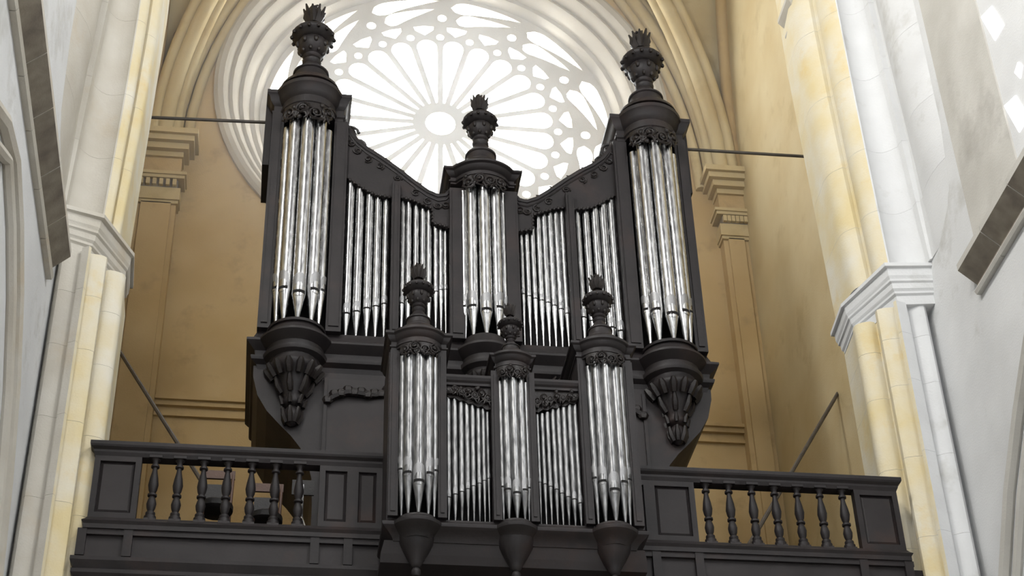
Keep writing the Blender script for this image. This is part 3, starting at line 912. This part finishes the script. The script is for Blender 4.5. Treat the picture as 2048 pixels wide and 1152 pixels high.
# towers: backing, entablature, dome, carved screen
def entab(xt, half, yf, yc, ra, lip, z0, z1, yb):
    h = z1-z0; k_ = lip/.09
    lv = [(0, 0), (0, .10), (.02, .14), (.02, .22), (.0, .25), (.0, .45), (.02, .50), (.045, .60), (.06, .74), (.09, .82), (.09, .95), (.05, 1.0), (-.04, 1.06)]
    return moulding(xt-half, xt+half, yf, yb, [(xt, yc, ra)], [(o*k_, z0+t*h) for o, t in lv])
def dome(xt, y, s, z, hf=1.0):
    pr = [(.42, -.02), (.40, .03), (.36, .07), (.31, .10), (.29, .105), (.29, .125), (.245, .15), (.23, .18), (.225, .255), (.245, .265), (.245, .285), (.22, .30), (.18, .34), (.13, .39), (.105, .43), (.125, .45), (.13, .475), (.10, .51)]
    return G().lathe(xt, y, [(r*s, z+q*s*hf) for r, q in pr], 28)
for xt in (TL, TR):
    P(G().box(xt-.36, xt+.36, 17.60, 17.66, 11.9, 15.4), 'back_board', 'black')
    P(entab(xt, .46, 17.31, 17.38, .36, .10, 15.33, 15.755, 18.7), 'tower_cornice', smooth=True, auto=30)
    P(dome(xt, 17.34, 1.0, 15.80, 1.235), 'dome', smooth=True, auto=40)
    P(arc_plate(xt, 17.38, .365, .02, .98, lambda t: 15.20+.03*math.cos(t*6*PI), 15.36), 'screen_plate', 'carved')
    P(carve(arc_map(xt, 17.38, .385, 15.02), .70, .36, 4, .017, 3), 'carved_screen', 'carved', smooth=True)['kind'] = 'stuff'
    g = G().lathe(xt, 17.38, [(.355, 11.90), (.36, 11.93), (.33, 11.955)], 28)
    P(g, 'tower_plinth', smooth=True)
P(G().box(TC-.3, TC+.3, 17.66, 17.70, 11.9, 14.5), 'back_board', 'black')
P(entab(TC, .42, 17.30, 17.50, .40, .10, 14.38, 14.615, 18.4), 'tower_cornice', smooth=True, auto=30)
P(dome(TC, 17.42, .86, 14.64, 1.37), 'dome', smooth=True, auto=40)
P(arc_plate(TC, 17.50, .395, .02, .72, lambda t: 14.30+.02*math.cos(t*6*PI), 14.40), 'screen_plate', 'carved')
P(carve(arc_map(TC, 17.50, .415, 14.15), .56, .27, 4, .014, 5), 'carved_screen', 'carved', smooth=True)['kind'] = 'stuff'

gm = 'pipes of the main organ case'
tower_pipes(TL, 17.38, .28, 36, 66, 11.955, (12.31, 12.40, 12.48), (15.16, 15.14, 15.08), (.087, .082, .070), 'left round tower of the large organ case', gm)
tower_pipes(TR, 17.38, .28, 36, 66, 11.955, (12.31, 12.40, 12.48), (15.16, 15.14, 15.08), (.087, .082, .070), 'right round tower of the large organ case', gm)
tower_pipes(TC, 17.50, .30, 31, 55, 11.955, (12.285, 12.36, 12.41), (14.32, 14.31, 14.26), (.079, .073, .062), 'middle round tower of the large organ case', gm)
B1 = [(0.648, 12.285, 14.422), (0.775, 12.324, 14.332), (0.902, 12.385, 14.246), (1.012, 12.424, 14.209), (1.118, 12.469, 14.202)]
B2 = [(1.328, 12.499, 14.202), (1.41, 12.56, 14.184), (1.506, 12.603, 14.117), (1.594, 12.633, 14.066), (1.672, 12.669, 14.056), (1.758, 12.714, 13.823), (1.825, 12.745, 13.79), (1.885, 12.755, 13.78)]
B3 = [(2.866, 12.755, 13.781), (2.942, 12.729, 13.787), (3.02, 12.695, 13.851), (3.102, 12.67, 14.041), (3.18, 12.64, 14.067), (3.26, 12.6, 14.132), (3.342, 12.55, 14.197), (3.422, 12.486, 14.24)]
B4 = [(3.62, 12.438, 14.244), (3.738, 12.391, 14.239), (3.86, 12.346, 14.263), (3.975, 12.301, 14.333), (4.09, 12.255, 14.454)]
rb1 = [.058, .056, .053, .049, .047]
bay_pipes(B1, 17.44, 11.955, rb1, 'flat row beside the large organ\'s left tower', gm)
bay_pipes(B2, 17.44, 11.955, [.038, .038, .038, .037, .036, .031, .030, .028], 'flat row left of the large organ\'s middle tower', gm)
bay_pipes(B3, 17.44, 11.955, [.031, .032, .033, .036, .037, .038, .039, .039], 'flat row right of the large organ\'s middle tower', gm)
bay_pipes(B4, 17.44, 11.955, rb1[::-1], 'flat row beside the large organ\'s right tower', gm)

# ------------------------------------------------------------------ urns
def urn(x, y, z, s, label, flame_s=1.0):
    e = thing('flaming_urn', label, 'urn', (x, y, z), 'carved urns on the organ towers')
    pr = [(.10, 0), (.12, .02), (.13, .05), (.11, .07), (.15, .10), (.19, .16), (.21, .23), (.205, .29), (.19, .32)]
    G().lathe(0, 0, [(r*s, q*s) for r, q in pr], 22).obj('bowl', 'wood', e, smooth=True, auto=50)
    pr = [(.19, .32), (.23, .35), (.28, .39), (.295, .42), (.295, .45), (.275, .48), (.22, .51), (.13, .545), (.08, .58), (.055, .62), (.05, .67)]
    G().lathe(0, 0, [(r*s, q*s) for r, q in pr], 22).obj('rim', 'wood', e, smooth=True, auto=50)
    g = G()
    for i in range(8):
        a = 2*PI*i/8+.2
        g.blob((.205*s*math.cos(a), .205*s*math.sin(a), .24*s), .035*s, .035*s, .06*s, 6, 5)
        g.blob((.15*s*math.cos(a+.4), .15*s*math.sin(a+.4), .12*s), .03*s, .03*s, .05*s, 6, 5)
    for i in range(14):
        a = 2*PI*i/14
        g.blob((.29*s*math.cos(a), .29*s*math.sin(a), .40*s), .03*s, .03*s, .035*s, 6, 4)
    g.obj('gadroons', 'carved', e, smooth=True)['kind'] = 'stuff'
    g = G().blob((0, 0, .82*s), .125*s*flame_s, .125*s*flame_s, .15*s, 10, 7)
    rng = random.Random(int(x*100))
    for i in range(9):
        a = 2*PI*i/9+.3; rr = .10*s*flame_s
        c, s_ = math.cos(a), math.sin(a)
        g.tube([(rr*.5*c, rr*.5*s_, .70*s), (rr*1.15*c, rr*1.15*s_, .80*s), (rr*1.2*c, rr*1.2*s_, .88*s), (rr*1.55*c, rr*1.55*s_, (.93+.05*rng.random())*s)], .06*s, 5, lambda t: 1.0-.8*t)
    for i in range(4):
        a = 2*PI*i/4
        g.tube([(.03*s*math.cos(a), .03*s*math.sin(a), .88*s), (.06*s*math.cos(a), .06*s*math.sin(a), .96*s), (.05*s*math.cos(a+.8), .05*s*math.sin(a+.8), (1.0+.05*rng.random())*s)], .06*s, 5, lambda t: 1.0-.75*t)
    g.obj('flame', 'carved', e, smooth=True)
    return e
urn(TL, 17.34, 16.43, 1.0, 'tall carved flaming urn on the left tower of the large organ case')
urn(TC, 17.42, 15.245, .80, 'carved flaming urn on the middle tower of the large organ case, against the bright window')
urn(TR, 17.34, 16.43, 1.0, 'tall carved flaming urn on the right tower of the large organ case')

# ------------------------------------------------------------------ small organ case in front of the balustrade
sc = thing('small_organ_case', 'small dark carved organ case with three pipe towers hanging on the gallery front', 'organ case', (2.35, 15.7, 7.9))
def S(g, name, mat='wood', parent=None, **kw):
    at(sc, g)
    return g.obj(name, mat, parent or sc, **kw)
SL, SM, SR = 1.352, 2.352, 3.352
SB = [(SL, 15.33, .20), (SM, 15.34, .18), (SR, 15.33, .20)]
S(moulding(1.07, 3.635, 15.27, 15.93, SB, [(-.05, 8.09), (-.03, 8.13), (.01, 8.17), (.04, 8.19), (.065, 8.215), (.07, 8.235), (.07, 8.25), (.04, 8.27), (.015, 8.295), (.01, 8.315)]), 'base_cornice', smooth=True, auto=30)
S(G().loft([[(1.0, 15.93, 7.90), (1.0, 15.42, 7.90), (3.70, 15.42, 7.90), (3.70, 15.93, 7.90)], [(1.0, 15.93, 7.98), (1.0, 15.38, 7.98), (3.70, 15.38, 7.98), (3.70, 15.93, 7.98)], [(1.03, 15.93, 8.10), (1.03, 15.33, 8.10), (3.67, 15.33, 8.10), (3.67, 15.93, 8.10)]]), 'under_cove', 'wood_panel')
def small_pendant(xt):
    pr = [(0, -.5), (.035, -.49), (.05, -.45), (.045, -.41), (.03, -.385), (.055, -.36), (.06, -.33), (.085, -.27), (.13, -.18), (.17, -.10), (.19, -.02), (.2, .02)]
    S(G().lathe(xt, 15.37, [(r, 8.15+z*.85) for r, z in pr], 22), 'pendant', 'wood', smooth=True, auto=50)
for xt in (SL, SM, SR): small_pendant(xt)
S(G().box(1.05, 3.66, 15.52, 15.94, 8.28, 10.02), 'carcass', 'black')
for a, b, z1 in ((1.05, 1.15, 10.3), (1.555, 1.645, 10.3), (2.12, 2.205, 10.1), (2.50, 2.585, 10.1), (3.06, 3.15, 10.3), (3.555, 3.66, 10.3)):
    S(G().box(a, b, 15.20, 15.56, 8.31, z1), 'post')
    S(G().box(a+.025, b-.025, 15.19, 15.21, 8.36, z1-.06), 'post_fillet')
for a, b in ((1.04, 1.10), (3.61, 3.67)):
    S(G().box(a, b, 15.25, 15.94, 8.29, 10.3), 'side_board')
def sm_tower(xt, half, ra, z0, z1, opening, ds, pz):
    S(entab(xt, half, 15.20, 15.34, ra, .065, z0, z1, 15.9), 'tower_cornice', smooth=True, auto=30)
    S(dome(xt, 15.28 if half > .2 else 15.26, ds, z1+.02, 1.31 if half > .2 else 1.14), 'dome', smooth=True, auto=40)
    S(arc_plate(xt, 15.34, ra-.005, .015, .8, lambda t: z0-.05+.015*math.cos(t*6*PI), z0+.02), 'screen_plate', 'carved')
    S(carve(arc_map(xt, 15.34, ra+.008, z0-.16), opening*2.0, .19, 4, .010, 9), 'carved_screen', 'carved', smooth=True)['kind'] = 'stuff'
    S(G().box(xt-opening, xt+opening, 15.50, 15.53, 8.3, z0+.05), 'back_board', 'black')
sm_tower(SL, .295, .275, 10.30, 10.515, .21, .56, 0)
sm_tower(SM, .185, .225, 10.10, 10.295, .16, .40, 0)
sm_tower(SR, .295, .275, 10.30, 10.515, .21, .56, 0)
for a, b, fl in ((1.64, 2.125, 1), (2.58, 3.065, -1)):
    S(profile_box(a, b, 15.24, 15.94, [(0, 9.92), (0, 9.95), (.02, 9.97), (.035, 10.0), (.035, 10.03), (0, 10.05)]), 'bay_cornice')
    za, zb = (9.80, 9.64) if fl > 0 else (9.64, 9.80)
    n = 10
    low = [(b-(b-a)*i/n, zb+(za-zb)*i/n+.012*(-1)**i) for i in range(n+1)]
    S(G().prism_y([(a, 9.93), (b, 9.93)]+low, 15.265, 15.30), 'bay_screen', 'carved')
    g = G()
    c0 = (a+b)/2
    def mp(u, w, d, a=a, b=b, za=za, zb=zb, c0=c0):
        t = (c0+u-a)/(b-a); zl = za+(zb-za)*t
        return (c0+u, 15.25-d, zl+(9.92-zl)*(w/.2))
    g = carve(mp, b-a, .2, 7, .011, 21+fl)
    S(g, 'bay_carving', 'carved', smooth=True)['kind'] = 'stuff'
gs = 'pipes of the small organ case'
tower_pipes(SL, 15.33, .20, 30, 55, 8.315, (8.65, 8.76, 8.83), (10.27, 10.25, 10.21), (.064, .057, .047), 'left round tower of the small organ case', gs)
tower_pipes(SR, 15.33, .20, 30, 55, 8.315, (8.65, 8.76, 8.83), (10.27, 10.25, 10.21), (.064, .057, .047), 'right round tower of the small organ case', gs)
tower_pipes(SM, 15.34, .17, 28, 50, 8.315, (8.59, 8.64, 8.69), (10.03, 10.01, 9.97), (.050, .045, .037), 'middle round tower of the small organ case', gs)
RL = [(1.673, 8.591, 9.80), (1.741, 8.628, 9.79), (1.809, 8.662, 9.77), (1.871, 8.698, 9.73), (1.931, 8.736, 9.72), (1.990, 8.77, 9.68), (2.043, 8.806, 9.67), (2.090, 8.834, 9.64)]
RR = [(2.616, 8.815, 9.64), (2.670, 8.797, 9.65), (2.726, 8.77, 9.67), (2.786, 8.739, 9.71), (2.843, 8.695, 9.73), (2.904, 8.656, 9.77), (2.968, 8.632, 9.77), (3.030, 8.589, 9.80)]
rr_ = [.032, .032, .030, .0285, .0275, .026, .024, .022]
bay_pipes(RL, 15.31, 8.315, rr_, 'left flat row of the small organ', gs)
bay_pipes(RR, 15.31, 8.315, rr_[::-1], 'right flat row of the small organ', gs)
urn(SL, 15.28, 10.91, .58, 'small carved flaming urn on the left tower of the small organ case')
urn(SM, 15.26, 10.548, .46, 'smallest carved flaming urn, on the middle tower of the small organ case')
urn(SR, 15.28, 10.91, .58, 'small carved flaming urn on the right tower of the small organ case')

# ------------------------------------------------------------------ iron rods
def rod(pts, r, label):
    c = Vector(pts[0]); g = G().tube([Vector(p)-c for p in pts], r, 8)
    o = g.obj('iron_rod', 'iron', smooth=True); o.location = c
    tag(o, label, 'rod', 'iron rods steadying the organ'); return o
rod([(WL-.02, 17.8, 15.58), (-.40, 17.8, 15.66)], .022, 'horizontal iron tie rod from the left wall to the organ case')
rod([(5.13, 17.8, 15.70), (WR+.02, 17.8, 15.73)], .022, 'horizontal iron tie rod from the organ case to the right wall')
rod([(-2.63, 20.0, 13.78), (-.32, 16.36, 8.41)], .026, 'slanting iron brace behind the left balustrade')
rod([(7.56, 19.38, 12.80), (4.86, 16.45, 8.41)], .026, 'slanting iron brace behind the right balustrade')

# ------------------------------------------------------------------ things standing behind the left balustrade
def chair(x, y, zs, zt, label, w=.34):
    e = thing('gallery_chair', label, 'chair', (x, y, GAL_Z))
    h = zs-GAL_Z; t = zt-GAL_Z
    g = G().lathe(0, 0, [(.0, h-.03), (.15, h-.03), (.19, h), (.19, h+.06), (.15, h+.09), (0, h+.095)], 18)
    g.obj('seat', 'leather', e, smooth=True)
    for sx in (-1, 1):
        G().tube([(sx*.16, -.14, 0), (sx*.13, -.12, h*.6), (sx*.12, -.11, h)], .018, 7).obj('leg', 'brown', e, smooth=True)
        G().tube([(sx*.17, .17, 0), (sx*.15, .15, h), (sx*.16, .19, t-.02)], .018, 7).obj('leg', 'brown', e, smooth=True)
    G().box(-.18, .18, .175, .205, t-.10, t).obj('top_rail', 'brown', e)
    G().box(-.13, .13, .17, .19, h+.14, t-.18).obj('back_pad', 'leather', e)
    return e
chair(-.70, 16.50, 8.98, 9.58, 'brown chair with round black seat behind the third and fourth balusters')
chair(-.17, 16.60, 8.92, 9.50, 'brown chair with black back pad behind the fifth and sixth balusters')
e = thing('metal_stand', 'thin steel stand behind the left balustrade beside the solid panel', 'stand', (.22, 16.5, GAL_Z))
G().tube([(0, 0, .25), (0, 0, .95)], .012, 7).obj('pole', 'chrome', e, smooth=True)
for a in (.4, 2.5, 4.6): G().tube([(0, 0, .55), (.12*math.cos(a), .12*math.sin(a), .28), (.2*math.cos(a), .2*math.sin(a), 0)], .010, 6).obj('leg', 'chrome', e, smooth=True)
G().box(-.12, .12, -.01, .01, .82, 1.0).obj('desk', 'leather', e)

# ------------------------------------------------------------------ thin scattering volume added in the bay to imitate lens glare
hz = G().box(WL+.01, WR-.01, 17.0, 22.35, 13.0, 27.0).obj('glare_volume', 'glass')
hm = bpy.data.materials.new('lens_glare_volume'); hm.use_nodes = True
ht = hm.node_tree; ht.nodes.remove(ht.nodes['Principled BSDF'])
hv = ht.nodes.new('ShaderNodeVolumeScatter')
hv.inputs['Color'].default_value = (.94, .97, 1.0, 1)
hv.inputs['Density'].default_value = .022; hv.inputs['Anisotropy'].default_value = .78
ht.links.new(hv.outputs[0], ht.nodes['Material Output'].inputs['Volume'])
hz.data.materials.clear(); hz.data.materials.append(hm)
hz['kind'] = 'stuff'; tag(hz, 'added thin volume imitating lens glare in front of the round window', 'glare_volume')
